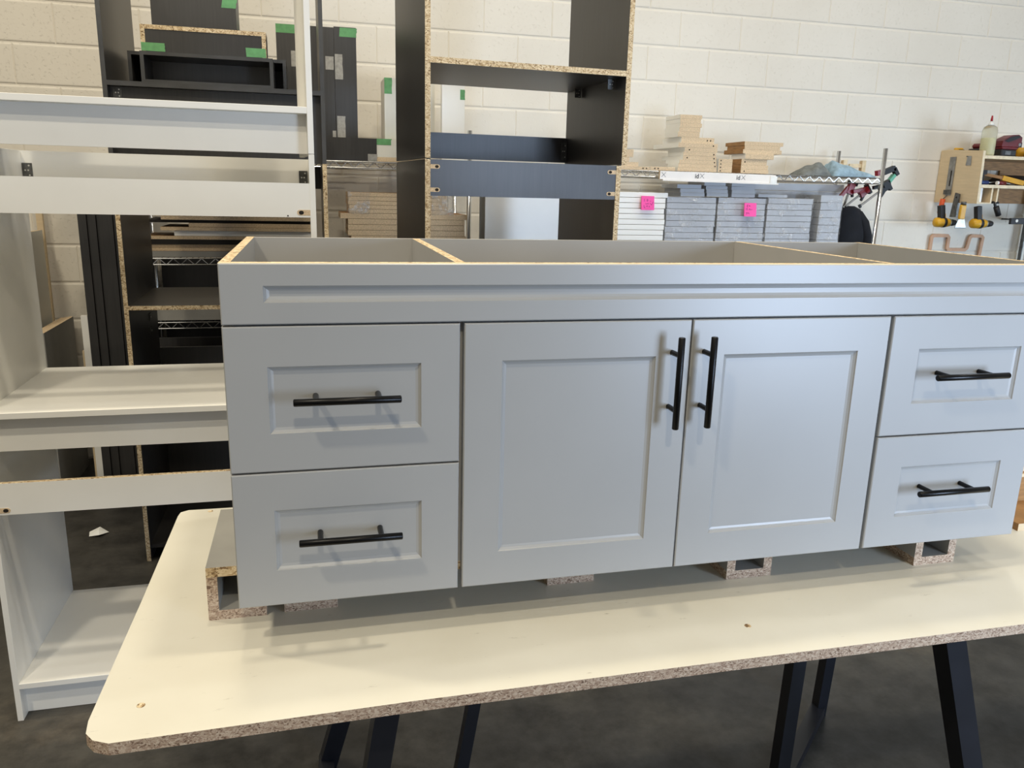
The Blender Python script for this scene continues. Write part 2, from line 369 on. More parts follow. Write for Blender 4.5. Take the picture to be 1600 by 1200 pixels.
def pull(front, x, z, vert):
    """160 mm bar pull, 96 mm between posts, standing 33 mm off the front; its own parts are joined, it is one casting"""
    g_ = -0.033
    if vert: a, b_ = (x, g_, z - 0.080), (x, g_, z + 0.080); ps = ((x, z - 0.048), (x, z + 0.048)); y1 = 0.0
    else: a, b_ = (x - 0.081, g_, z), (x + 0.081, g_, z); ps = ((x - 0.048, z), (x + 0.048, z)); y1 = 0.0066
    h = cyl('bar_pull', front, a, b_, 0.0058, 'handle', n=24, bv=0.0012); h['label'] = 'matt black bar pull'
    me = h.data
    bm = bmesh.new(); bm.from_mesh(me)
    for px, pz in ps:
        n = 14; r_ = 0.0046; c0 = []; c1 = []
        for i in range(n):
            t = 2 * math.pi * i / n
            c0.append(bm.verts.new((px + r_ * math.cos(t), g_, pz + r_ * math.sin(t)))); c1.append(bm.verts.new((px + r_ * math.cos(t), y1, pz + r_ * math.sin(t))))
        for i in range(n):
            j = (i + 1) % n; fc = bm.faces.new((c0[i], c1[i], c1[j], c0[j])); fc.smooth = True
    bmesh.ops.recalc_face_normals(bm, faces=bm.faces[:]); bm.to_mesh(me); bm.free()
g = 0.0015; gv = 0.0037
shaker('front_apron', van, -0.762, 0.762, VT + g, VH, 0.0615, 0.0330, bare_top=True)
for x0, x1 in ((-0.762, -0.400 - gv), (0.400 + gv, 0.762)):
    for z0, z1, zz in ((VS + g, VT - g, 1.239), (VB, VS - g, 1.0095)):
        d = shaker('drawer_front', van, x0, x1, z0, z1, 0.0620, 0.0620)
        pull(d, -0.582 if x0 < 0 else 0.567, zz, False)
for x0, x1, hx in ((-0.400 + gv, -g, -0.0345), (g, 0.400 - gv, 0.0255)):
    d = shaker('cabinet_door', van, x0, x1, VB, VT - g, 0.0625, 0.0620)
    pull(d, hx, 1.246, True)

# ------------------------------------------------------------------ white base cabinets stacked three high
def pocket(parent, x, y, z, side):
    """routed pocket-screw slot in a rail face: flush bare-particleboard slot with a dark bottom at its round end"""
    n = 8; pts = [(0.0, -0.0075), (0.028, -0.0075)] + [(0.028 + 0.0075 * math.sin(t), -0.0075 * math.cos(t)) for t in [math.pi * i / n for i in range(1, n)]] + [(0.028, 0.0075), (0.0, 0.0075)]
    s = 1 if side == 'l' else -1
    o = prism('pocket_slot', parent, [(x + s * u, z + w) for u, w in pts], 'y', y - 0.0008, y + 0.002, 'chip_fine')
    prism('screw_hole', o, [(x + s * (0.024 + 0.007 * math.cos(t)), z + 0.0055 * math.sin(t)) for t in [2 * math.pi * i / 10 for i in range(10)]], 'y', y - 0.0012, y + 0.001, 'hole')
def bracket(parent, x, y, z, sx=0.028, sz=0.044):
    b_ = box('corner_bracket', parent, (x, y - 0.003, z), (x + sx, y, z + sz), 'zinc')
    for fx, fz in ((0.7, 0.82), (0.3, 0.5), (0.6, 0.5), (0.7, 0.16)):
        cyl('bracket_screw', b_, (x + sx * fx, y - 0.0032, z + sz * fz), (x + sx * fx, y - 0.0046, z + sz * fz), 0.0026, 'screw', n=8)
def white_cab(z0, label, splay=0.0, slots=(), D=0.572):
    t = thing('white_base_cabinet', label, 'cabinet', (-1.512, 1.086, z0), 0, 'white base cabinets stacked three high')
    w, H, k = 0.901, 0.8165, 0.0155
    box('side_panel', t, (0, 0, 0), (k, D, H), 'white', None, '', 0.0006)
    sp = box('side_panel', t, (-k, 0, 0), (0, D, H), 'white', None, '', 0.0006); sp.location = (w, 0, 0); sp.rotation_euler = (0, 0, splay)
    box('bottom_deck', t, (k, 0, 0.104), (w - k, D - 0.006, 0.121), 'white', None, '', 0.0006)
    box('toe_kick', t, (k, 0.043, 0.001), (w - k, 0.058, 0.104), 'white')
    r_ = box('front_rail', t, (k, 0.001, 0.648), (w - k, 0.0165, 0.7395), 'white', 'chip', '+z' if 'chip' in slots else '')
    br = box('back_rail', t, (k, D - 0.016, 0.718), (w - k, D, 0.8165), 'white')
    bracket(br, k + 0.002, D - 0.016, 0.735); bracket(br, w - k - 0.032, D - 0.016, 0.735)
    if 'r' in slots:
        pocket(r_, w - k, 0.001, 0.661, 'r'); cyl('peg_hole', r_, (w - k - 0.060, 0.0005, 0.652), (w - k - 0.060, 0.003, 0.652), 0.0022, 'hole', n=8)
    if 'l' in slots: pocket(r_, k + 0.004, 0.001, 0.661, 'l')
    return t
white_cab(0.0, 'lowest white base cabinet standing on the concrete floor', 0, ('l', 'chip'))
white_cab(0.8175, 'middle white base cabinet of the three high stack', 0, ('r',))
white_cab(1.635, 'topmost white base cabinet, cut off by the top of the picture', 0.070, (), 0.39)

# ------------------------------------------------------------------ black cabinet behind the white stack
def black_tall():
    t = thing('black_tall_cabinet', 'black open cabinet with raw particleboard edges behind the white cabinets', 'cabinet', (-1.338, 2.1, 0))
    w, D, H, k = 0.782, 0.58, 1.630, 0.0165
    box('side_panel', t, (0, 0, 0), (k, D, H), 'black', 'chip', '-y')
    box('side_panel', t, (w - k, 0, 0), (w, D, H), 'black', 'chip', '-y')
    box('shelf', t, (k, 0.0, 1.060), (w - k, D, 1.0765), 'black', 'chip', '-y')
    box('bottom_deck', t, (k, 0.02, 0.05), (w - k, D, 0.066), 'black')
    box('back_panel', t, (k, D - 0.016, 0.066), (w - k, D, 0.80), 'black')
    box('back_rail', t, (k, D - 0.016, H - 0.10), (w - k, D, H), 'black')
    for zz in (0.895, 0.955):
        h_ = box('hinge_plate', t, (k, D - 0.20, zz), (k + 0.004, D - 0.16, zz + 0.032), 'zinc'); cyl('hinge_screw', h_, (k + 0.004, D - 0.18, zz + 0.016), (k + 0.0055, D - 0.18, zz + 0.016), 0.005, 'screw', n=8)
black_tall()
t = thing('black_upper_cabinet', 'black open cabinet stacked above, holding taped black boxes', 'cabinet', (-1.341, 2.1, 1.6305))
w, D, H, k = 0.785, 0.58, 0.90, 0.0155
box('side_panel', t, (0, 0, 0), (k, D, H), 'black', 'black_edge', '-y')
box('side_panel', t, (w - k, 0, 0), (w, D, H), 'black', 'black_edge', '-y')
box('shelf', t, (k, 0, 0.254), (w - k, D, 0.271), 'black', 'black_edge', '-y')
box('front_board', t, (k, 0.045, 0.0), (w - k, 0.061, 0.254), 'black')
bracket(t, k + 0.01, 0.045, 0.215, 0.03, 0.035)

def open_box(name, label, x0, x1, y0, y1, z0, z1, k=0.013):
    t = thing(name, label, 'drawer box', (x0, y0, z0)); w = x1 - x0; d = y1 - y0; h = z1 - z0
    box('side_board', t, (0, 0, 0), (k, d, h), 'black', 'black_edge', '-y'); box('side_board', t, (w - k, 0, 0), (w, d, h), 'black', 'black_edge', '-y')
    box('top_board', t, (k, 0, h - k), (w - k, d, h), 'black', 'black_edge', '-y'); box('bottom_board', t, (k, 0, 0), (w - k, d, k), 'black', 'black_edge', '-y')
    box('back_board', t, (k, d - 0.01, k), (w - k, d, h - k), 'black')
SH = 1.6305 + 0.2715
open_box('open_black_box', 'front open black box under the taped particleboard-edged panel', -1.214, -0.744, 2.14, 2.325, SH, 2.013)
open_box('open_black_box', 'wider open black box tucked behind the front black box', -1.292, -0.700, 2.335, 2.62, SH, 2.0365)
t = thing('taped_shallow_box', 'shallow black box with raw particleboard rim and green tape', 'box', (-1.207, 2.145, 2.0135))
box('front_board', t, (0.016, 0.002, 0), (0.425, 0.016, 0.077), 'black')
box('top_board', t, (0.0, 0.0, 0.077), (0.441, 0.12, 0.092), 'black', 'chip', '-y -x +x')
box('side_board', t, (0.0, 0.0, 0), (0.0155, 0.12, 0.077), 'black', 'chip', '-y'); box('side_board', t, (0.4255, 0.0, 0), (0.441, 0.12, 0.077), 'black', 'chip', '-y')
def tape(parent, x0, x1, z0, z1, y, mat='green', skew=0.0, k=0.0006):
    name = 'green_tape' if mat == 'green' else 'grey_tape'
    dz = (z1 - z0); n = 5; pts = [(x0, z0), (x0 + skew, z1)]
    for i in range(n + 1):
        f_ = i / n; pts.append((x1 + skew * (1 - f_) + random.uniform(-1, 1) * 0.0018, z1 - dz * f_))
    return prism(name, parent, pts, 'y', y - k, y, mat)
tape(t, 0.0, 0.082, 0.001, 0.030, -0.0002, 'green', 0.0); tape(t, 0.368, 0.441, 0.001, 0.033, -0.0002, 'green', -0.002)
t = thing('tall_black_box', 'tall black box with green tape corners standing on the open black boxes', 'box', (-1.205, 2.40, 2.037))
box('carton', t, (0, 0, 0), (0.318, 0.16, 0.36), 'black'); tape(t, 0.0, 0.025, 0.205, 0.24, 0.0); tape(t, 0.263, 0.318, 0.190, 0.232, 0.0, skew=0.008)

# ------------------------------------------------------------------ black cabinet pair in the middle
CX, CY, CR = -0.223, 1.700, math.radians(3.7)
cw, cd, ck = 0.786, 0.60, 0.0195
t = thing('black_frame_cabinet', 'lower black cabinet with slotted front rail behind the vanity', 'cabinet', (CX, CY, 0), CR)
CH = 1.651
box('side_panel', t, (0, 0, 0), (ck, cd, CH), 'black', 'chip', '-y'); box('side_panel', t, (cw - ck - 0.02, 0, 0), (cw - 0.02, cd, CH), 'black', 'chip', '-y')
fr = box('front_rail', t, (ck, 0.003, 1.5235), (cw - ck - 0.02, 0.019, 1.6505), 'black')
for zz in (1.545, 1.626): pocket(fr, ck, 0.003, zz, 'l'); pocket(fr, cw - ck - 0.02, 0.003, zz, 'r')
box('bottom_deck', t, (ck, 0, 0.104), (cw - ck - 0.02, cd, 0.12), 'black', 'chip', '-y'); box('toe_kick', t, (ck, 0.05, 0), (cw - ck - 0.02, 0.066, 0.104), 'black')
box('back_rail', t, (ck, cd - 0.016, 0.70), (cw - ck - 0.02, cd, 0.80), 'black')
t = thing('black_frame_cabinet', 'upper black cabinet with raw particleboard edges and one shelf against the bright wall', 'cabinet', (CX, CY, CH + 0.004), CR)
CU = 0.86
box('side_panel', t, (0.0, 0, 0), (ck, cd, CU), 'black', 'chip', '-y'); box('side_panel', t, (cw - ck, 0, 0), (cw, cd, CU), 'black', 'chip', '-y')
box('shelf', t, (ck, 0.0, 1.974 - CH - 0.004), (cw - ck, cd, 1.994 - CH - 0.004), 'black', 'chip', '-y')
box('back_rail', t, (ck, cd - 0.016, 0.018), (cw - ck, cd, 0.124), 'black')
box('top_panel', t, (ck, 0, CU - 0.016), (cw - ck, cd, CU), 'black', 'chip', '-y')
for xx, yy, zz in ((cw - ck - 0.03, cd - 0.02, 0.030), (cw - ck - 0.03, cd - 0.16, 0.282), (cw - ck - 0.03, 0.10, 0.282)):
    bracket(t, xx, yy, zz, 0.028, 0.036 if zz > 0.1 else 0.075)
for xx in (0.006, cw - 0.03):
    cyl('shim_pad', t, (xx + 0.01, 0.02, -0.004), (xx + 0.01, 0.02, 0.0), 0.008, 'zinc', n=8)

# ------------------------------------------------------------------ chrome wire racks along the wall
def rack(label, x0, x1, levels, y0=3.0, y1=3.44, top=1.838):
    t = thing('wire_rack', label, 'shelving rack', (0, 0, 0))
    for x in (x0, x1):
        for y in (y0, y1): cyl('post', t, (x, y, 0), (x, y, top), 0.0125, 'chrome', n=14)
    for z in levels:
        segs = []
        for y in (y0, y1):
            segs += [((x0, y, z), (x1, y, z)), ((x0, y, z - 0.030), (x1, y, z - 0.030))]
        for x in (x0, x1): segs += [((x, y0, z), (x, y1, z)), ((x, y0, z - 0.030), (x, y1, z - 0.030))]
        vs, fs = tubes(segs, 0.0035, 6); sh = mesh('wire_shelf', vs, fs, 'chrome', t)
        segs = []; n = int((x1 - x0) / 0.065); st = (x1 - x0) / n
        for i in range(n):
            a = x0 + i * st
            segs += [((a, y0, z - 0.030), (a + st / 2, y0, z)), ((a + st / 2, y0, z), (a + st, y0, z - 0.030))]
        vs, fs = tubes(segs, 0.0028, 5); tag(mesh('zigzag_wire', vs, fs, 'chrome', sh), kind='stuff')
        segs = [((x0 + i * 0.028, y0, z + 0.003), (x0 + i * 0.028, y1, z + 0.003)) for i in range(1, int((x1 - x0) / 0.028))]
        vs, fs = tubes(segs, 0.0018, 4); tag(mesh('deck_wire', vs, fs, 'chrome', sh), kind='stuff')
    return t
RZ = 1.665
rack('chrome wire rack standing behind the white and black cabinets', -1.449, 0.190, (0.30, 0.86, 1.178, RZ))
rack('chrome wire rack holding grey panel bundles and clamps beside the black cabinet', 0.86, 2.694, (0.30, 1.163, RZ))
ST = RZ + 0.006

# --- things on the upper shelf, left rack
def slab(name, label, cat, lo, hi, mat, edge=None, ef='', group=None, rz=0.0, bv=0.0):
    c = ((lo[0] + hi[0]) / 2, (lo[1] + hi[1]) / 2, lo[2])
    o = box(name, None, (lo[0] - c[0], lo[1] - c[1], 0), (hi[0] - c[0], hi[1] - c[1], hi[2] - lo[2]), mat, edge, ef, bv)
    o.location = c; o.rotation_euler = (0, 0, rz); return tag(o, label, cat, group)
t = thing('taped_panel_bundle', 'tall bundle of black panels with green tape along its top left edge', 'panel bundle', (-0.757, 3.10, ST))
box('panels', t, (0, 0, 0), (0.2745, 0.05, 2.303 - ST), 'black')
tape(t, 0.0, 0.125, 0.592, 0.632, 0.0); tape(t, 0.068, 0.105, 0.440, 0.513, 0.0, 'tape'); tape(t, 0.232, 0.272, 0.435, 0.497, 0.0, 'tape'); tape(t, 0.258, 0.2745, 0.0, 0.145, 0.0, 'tape')
t = thing('taped_panel_bundle', 'tall bundle of black panels with green tape on its top right corner', 'panel bundle', (-0.481, 3.10, ST))
box('panels', t, (0, 0, 0), (0.108, 0.05, 2.308 - ST), 'black')
tape(t, 0.026, 0.109, 0.592, 0.634, 0.0, skew=0.004); tape(t, 0.002, 0.040, 0.392, 0.510, 0.0, 'tape'); tape(t, 0.006, 0.046, 0.10, 0.217, 0.0, 'tape')
o = slab('black_shelf_board', 'low black panel lying on edge before the tall taped bundles', 'panel', (-0.70, 3.045, ST), (-0.283, 3.065, 1.782), 'black')
tape(o, 0.163, 0.209, 0.0, 0.035, -0.010, 'tape')
t = thing('tall_white_box', 'tall white box with green tape on its corner, left of the black cabinet', 'box', (-0.237, 3.09, ST))
box('carton', t, (0, 0, 0), (0.20, 0.20, 2.083 - ST), 'off_white'); tape(t, 0.0, 0.038, 0.335, 0.412, 0.0)
t = thing('low_white_board', 'low white board with particleboard underside and green tape', 'board', (-0.284, 3.05, ST))
box('board', t, (0, 0, 0.022), (0.30, 0.022, 0.110), 'off_white'); box('underside_strip', t, (0.0, 0, 0), (0.30, 0.03, 0.022), 'chip_fine')
gt = box('green_tape', t, (-0.003, -0.001, 0.108), (0.078, 0.028, 0.112), 'green'); gt2 = box('green_tape', t, (0.0, -0.0012, 0.082), (0.074, 0.0, 0.108), 'green')
t = thing('white_end_board', 'white panel with a green tape tab seen through the black cabinet', 'panel', (0.060, 3.10, ST))
box('board', t, (0, 0, 0), (0.120, 0.04, 2.16 - ST), 'white'); tape(t, 0.096, 0.122, 0.325, 0.375, 0.0)
slab('cream_board_strip', 'narrow cream panel leaning beside the taped white panel', 'panel', (0.000, 3.22, ST), (0.040, 3.24, 2.15), 'off_white')
slab('cream_board_strip', 'thin cream strip upright behind the narrow cream panel', 'panel', (0.005, 3.31, ST), (0.046, 3.33, 2.15), 'ply_edge')

# --- boards on the lower shelves, left rack
LZ = 1.178 + 0.006
def pile(rows, name='offcut_board', cat='board', group=None):
    """rows: (x0, x1, y0, y1, z0, z1, mat, edge, label)"""
    for x0, x1, y0, y1, z0, z1, mt, ed, lb in rows: slab(name, lb, cat, (x0, y0, z0), (x1, y1, z1), mt, ed, '-y -x +x', group)
zz = LZ
rows = []
spec = [(-1.42, -0.56, 0.018), (-1.42, -0.56, 0.017), (-1.42, -0.56, 0.020)]
nm = ['lowest', 'second', 'third', 'fourth', 'fifth', 'sixth', 'seventh', 'eighth', 'ninth', 'tenth', 'eleventh', 'twelfth', 'thirteenth']
G1 = 'long boards on the rack behind the white cabinets'
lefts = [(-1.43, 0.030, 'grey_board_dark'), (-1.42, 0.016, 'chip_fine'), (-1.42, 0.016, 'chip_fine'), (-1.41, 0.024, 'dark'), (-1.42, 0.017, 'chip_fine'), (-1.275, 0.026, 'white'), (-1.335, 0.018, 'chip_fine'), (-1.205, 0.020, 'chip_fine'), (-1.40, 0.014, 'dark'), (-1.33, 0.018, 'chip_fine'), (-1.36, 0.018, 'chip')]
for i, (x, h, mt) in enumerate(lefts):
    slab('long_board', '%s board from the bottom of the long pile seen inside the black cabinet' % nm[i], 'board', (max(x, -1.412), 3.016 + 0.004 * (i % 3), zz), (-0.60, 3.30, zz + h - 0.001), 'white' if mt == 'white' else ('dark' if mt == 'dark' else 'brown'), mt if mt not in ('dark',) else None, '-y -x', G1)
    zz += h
zz = LZ
G2 = 'particleboard pile on the rack behind the vanity corner'
hs = [(-0.425, 0.252)] * 4 + [(-0.435, 0.250), (-0.437, 0.246), (-0.437, 0.246), (-0.478, 0.254)] + [(-0.432, 0.150)] * 5
for i, (xa, xb) in enumerate(hs):
    h = 0.0285 if i < 8 else 0.0208
    jx = random.uniform(-0.004, 0.004)
    slab('particle_board', '%s board from the bottom of the particleboard pile behind the vanity' % nm[i], 'board', (xa + jx, 3.02, zz), (xb - 0.075 + jx, 3.30, zz + h - 0.0015), 'brown', 'chip_fine', '-y -x +x', G2)
    zz += h
for x0, x1, lb in ((-0.436, -0.325, 'clear plastic film wrapped round the left end of the particleboard pile'), (-0.005, 0.110, 'clear plastic film wrapped over the right of the particleboard pile')):
    o = box('plastic_film', None, (x0, 3.012, 1.408), (x1, 3.014, zz + 0.002), 'film'); tag(o, lb, 'film')
slab('grey_liner_board', 'grey board lying on the lower rack shelf inside the black cabinet', 'board', (-1.41, 3.02, 0.868), (-0.5, 3.30, 0.938), 'grey_board_dark')
slab('black_board', 'black panel standing on edge below the lower rack shelf', 'panel', (-1.40, 2.90, 0.0), (-0.45, 2.92, 0.80), 'black')
slab('black_board', 'taller black sheet standing behind the lower rack shelf', 'sheet', (-1.42, 3.465, 0.0), (-0.45, 3.485, 1.135), 'black')
slab('white_sheet', 'large white sheet standing upright behind the lower black cabinet', 'sheet', (0.252, 2.88, 0.0), (0.80, 2.90, 1.66), 'white', 'grey_board_dark', '-x +x')
slab('cream_board', 'narrow grey cream board standing on edge beside the large white sheet', 'board', (0.235, 2.93, 0.0), (0.30, 2.945, 1.66), 'grey_board_dark')

# --- unwrapped white fronts and wrapped grey bundles, right rack
MZ = 1.163 + 0.006
G3 = 'white panels stacked on the right rack'
zz = MZ
for i in range(13):
    h = 0.0295; jx = random.uniform(-0.006, 0.006)
    slab('white_door_blank', '%s panel from the bottom of the white stack with a pink note' % nm[i], 'panel', (0.99 + jx, 3.02, zz), (1.320 + jx + (0.010 if i == 12 else 0), 3.27, zz + h - 0.0022), 'white', None, '', G3, bv=0.001); zz += h
def note(x, y, z, label, strokes, lean):
    t = thing('sticky_note', label, 'note', (x, y, z)); s = 0.076
    t.rotation_euler = (-lean, 0, 0)
    box('paper', t, (0, -0.0006, -s), (s, 0.0, 0), 'pink')
    for j, (dx, dz) in enumerate(((0.0, 0.0),)):
        box('backing_sheets', t, (-0.0005, 0.0001, -s), (s - 0.001, 0.004, -0.002), 'pink')
    for st in strokes:
        segs = [((st[i][0] * s, -0.0009, -s + st[i][1] * s), (st[i + 1][0] * s, -0.0009, -s + st[i + 1][1] * s)) for i in range(len(st) - 1)]
        vs, fs = tubes(segs, 0.0009, 4); mesh('handwriting', vs, fs, 'ink', t)
note(1.163, 3.000, 1.531, 'pink sticky note on the white panel stack',
     [[(.22, .78), (.22, .60)], [(.42, .74), (.48, .78), (.50, .66), (.44, .62), (.42, .74)], [(.66, .66), (.74, .62)], [(.30, .46), (.42, .42), (.50, .48), (.58, .42)], [(.66, .50), (.78, .36), (.92, .60)], [(.18, .34), (.20, .16), (.28, .16)], [(.36, .26), (.46, .30), (.44, .22)], [(.56, .24), (.62, .28), (.60, .20)]], 0.14)
def bundle(x0, x1, z1, n, label, film=True, y0=3.02, y1=3.25):
    t = thing('wrapped_panel_bundle', label, 'panel bundle', (x0, y0, MZ), 0, 'grey panel bundles on the right rack'); w = x1 - x0; h = (z1 - MZ) / n
    for i in range(n):
        j = random.uniform(-0.0025, 0.0025)
        box('panel', t, (0.004 + j, 0.003 + abs(j), i * h), (w - 0.004 + j, y1 - y0 - 0.004, (i + 1) * h - 0.002), 'grey_board', None, '', 0.001)
    if film:
        nx, nz = 14, 14; vs = []; fs = []
        rnd = random.Random(int(x0 * 1000))
        for iz in range(nz + 1):
            for ix in range(nx + 1):
                e = min(ix, nx - ix, iz, nz - iz)
                y = -0.0015 - (0.010 if e == 1 else 0.004 if e == 2 else 0.0) * rnd.random() - 0.002 * rnd.random()
                if e == 0: y = 0.004
                vs.append((w * ix / nx, y, (z1 - MZ) * iz / nz))
        for iz in range(nz):
            for ix in range(nx):
                a = iz * (nx + 1) + ix; fs.append((a, a + 1, a + nx + 2, a + nx + 1))
        # the film runs back over both sides
        mesh('plastic_film', vs, fs, 'film', t)
        box('plastic_film', t, (-0.001, 0.004, 0), (0.001, y1 - y0, z1 - MZ), 'film'); box('plastic_film', t, (w - 0.001, 0.004, 0), (w + 0.001, y1 - y0, z1 - MZ), 'film')
bundle(1.326, 1.637, 1.532, 11, 'film wrapped grey panel bundle next to the white stack')
bundle(1.646, 1.957, 1.534, 11, 'film wrapped grey panel bundle with a pink note on it')
bundle(1.963, 2.266, 1.538, 11, 'film wrapped grey panel bundle right of the noted bundle')
bundle(2.312, 2.466, 1.562, 9, 'narrow film wrapped grey panel bundle at the right end of the rack')
bundle(1.86, 2.66, 1.628, 10, 'unwrapped grey panel pile at the back of the rack', False, 3.29, 3.42)
note(1.795, 2.990, 1.506, 'pink sticky note on the wrapped grey bundle',
     [[(.18, .82), (.26, .86), (.24, .76), (.18, .72), (.28, .72)], [(.36, .82), (.40, .74), (.44, .80), (.48, .76)], [(.14, .60), (.14, .46)], [(.26, .60), (.20, .60), (.20, .54), (.26, .52), (.22, .46)], [(.36, .48), (.44, .58), (.46, .48), (.66, .52)], [(.14, .24), (.20, .30), (.22, .20), (.14, .14)], [(.26, .24), (.32, .26), (.40, .24), (.40, .18)]], 0.12)
G4 = 'loose grey panels on top of the wrapped bundles'
def loose(x0, x1, z0, zs, lbl):
    z = z0
    for i, (dx, h) in enumerate(zs):
        slab('grey_door_blank', '%s of the loose grey panels on %s' % (('lowest', 'second lowest', 'third lowest', 'topmost')[i], lbl), 'panel', (x0 + dx, 3.03, z), (x1 + dx, 3.24, z + h - 0.0012), 'grey_board', None, '', G4); z += h
loose(1.412, 1.560, 1.5345, [(0, .022), (-.004, .022), (-.024, .022)], 'the bundle next to the white stack')
loose(1.574, 1.708, 1.5365, [(0, .020), (-.004, .02), (-.008, .02), (-.02, .022)], 'the joint between the two left wrapped bundles')
loose(1.730, 1.880, 1.5365, [(0, .02), (0, .02), (-.004, .02), (-.004, .024)], 'the bundle with the pink note')
loose(1.902, 2.092, 1.5405, [(0, .0165)], 'the bundle right of the noted one')

# --- offcut piles on the upper shelf, right rack
def offcuts(rows, where, group):
    for i, (x0, x1, y0, y1, z0, z1, side, rz, holes) in enumerate(rows):
        o = slab('wood_offcut', '%s particleboard offcut from the bottom in %s' % (nm[i], where), 'offcut', (x0, y0, z0), (x1, y1, z1), side, 'chip_fine', '-y', group, rz)
        for hx in holes: cyl('dowel_hole', o, (hx - (x0 + x1) / 2, -(y1 - y0) / 2 - 0.0006, (z1 - z0) / 2), (hx - (x0 + x1) / 2, -(y1 - y0) / 2 + 0.004, (z1 - z0) / 2), 0.0042, 'hole', n=8)
Z = ST
offcuts([(1.02, 1.211, 3.02, 3.16, Z, Z + .017, 'white', 0, (1.17, 1.19)), (1.02, 1.145, 3.03, 3.15, Z + .0175, Z + .040, 'white', 0, ()), (1.02, 1.09, 3.03, 3.15, Z + .041, Z + .065, 'white', 0, ()), (1.02, 1.112, 3.03, 3.15, Z + .066, Z + .107, 'white', 0, ())], 'the small pile touching the black cabinet', 'small offcut pile')
offcuts([(1.213, 1.362, 3.02, 3.12, Z, Z + .020, 'white', 0, (1.24, 1.26))], 'the flat strip between the two left piles', 'flat strip of offcut')
off = [(1.385, 1.618, .0), (1.385, 1.618, .021), (1.380, 1.614, .042)]
rows = [(1.377, 1.617, 3.02, 3.16, Z, Z + .0205, 'white', 0, ()), (1.380, 1.615, 3.02, 3.16, Z + .021, Z + .041, 'white', 0, (1.605,)), (1.385, 1.612, 3.02, 3.20, Z + .0415, Z + .062, 'white', 0, (1.60,)),
        (1.405, 1.610, 3.02, 3.30, Z + .0625, Z + .084, 'white', 0, (1.43, 1.595)), (1.405, 1.606, 3.02, 3.22, Z + .0845, Z + .105, 'white', 0, (1.592,)), (1.412, 1.612, 3.02, 3.24, Z + .1055, Z + .128, 'white', 0, (1.44,)),
        (1.372, 1.612, 3.02, 3.36, Z + .1285, Z + .153, 'white', 0, (1.585,)), (1.392, 1.592, 3.03, 3.28, Z + .1535, Z + .184, 'white', 0, (1.55, 1.57)),
        (1.368, 1.500, 3.03, 3.20, Z + .1845, Z + .212, 'white', 0, ()), (1.375, 1.502, 3.03, 3.22, Z + .2125, Z + .236, 'white', 0, ()), (1.378, 1.510, 3.03, 3.22, Z + .2365, Z + .258, 'white', 0, ()), (1.378, 1.502, 3.03, 3.22, Z + .2585, Z + .281, 'white', 0, ()), (1.376, 1.508, 3.03, 3.22, Z + .2815, Z + .302, 'white', 0, ())]
offcuts(rows, 'the tallest offcut pile on the rack', 'tallest offcut pile')
offcuts([(1.626, 1.712, 3.02, 3.14, Z + i * .0185, Z + i * .0185 + .018, 'white', 0, (1.64,)) for i in range(4)], 'the short narrow pile beside the tallest pile', 'short narrow offcut pile')
offcuts([(1.768, 1.945, 3.02, 3.16, Z, Z + .022, 'brown', 0, (1.79,)), (1.768, 1.940, 3.02, 3.16, Z + .0225, Z + .046, 'brown', 0, ()), (1.768, 1.930, 3.02, 3.16, Z + .0465, Z + .078, 'brown', 0, (1.79,)), (1.784, 1.965, 3.01, 3.17, Z + .0785, Z + .108, 'white', 0, ()),
         (1.772, 2.018, 3.02, 3.24, Z + .1085, Z + .131, 'brown', 0, ()), (1.780, 2.006, 3.02, 3.22, Z + .1315, Z + .153, 'brown', 0, ()), (1.778, 2.024, 3.02, 3.24, Z + .1535, Z + .174, 'brown', 0, ())], 'the pile with one white board in it', 'offcut pile with white board')

# --- printed strip on the rack's front edge
t = thing('printed_strip', 'white printed strip with black lettering along the front of the rack shelf', 'strip', (1.253, 2.974, 1.620))
t.rotation_euler = (0, 0.006, 0)
box('strip_board', t, (0, 0, 0.004), (0.715, 0.018, 0.048), 'print_white', 'chip_fine', '-x'); box('lower_strip', t, (0.018, -0.004, -0.004), (0.735, 0.014, 0.0035), 'print_white')
box('torn_corner', t, (0.68, -0.0045, -0.002), (0.722, -0.0005, 0.042), 'paper')
for x, full in ((-0.022, False), (0.210, True), (0.466, True)):
    if full: textmesh('printed_letters', 'id', 0.034, 'print', t, (x, -0.0006, 0.016), bold=0.0006)
    segs = [((x + 0.031, -0.0008, 0.016), (x + 0.056, -0.0008, 0.041)), ((x + 0.031, -0.0008, 0.041), (x + 0.056, -0.0008, 0.016))]
    vs, fs = tubes(segs, 0.0009, 4); mesh('printed_letters', vs, fs, 'print', t)

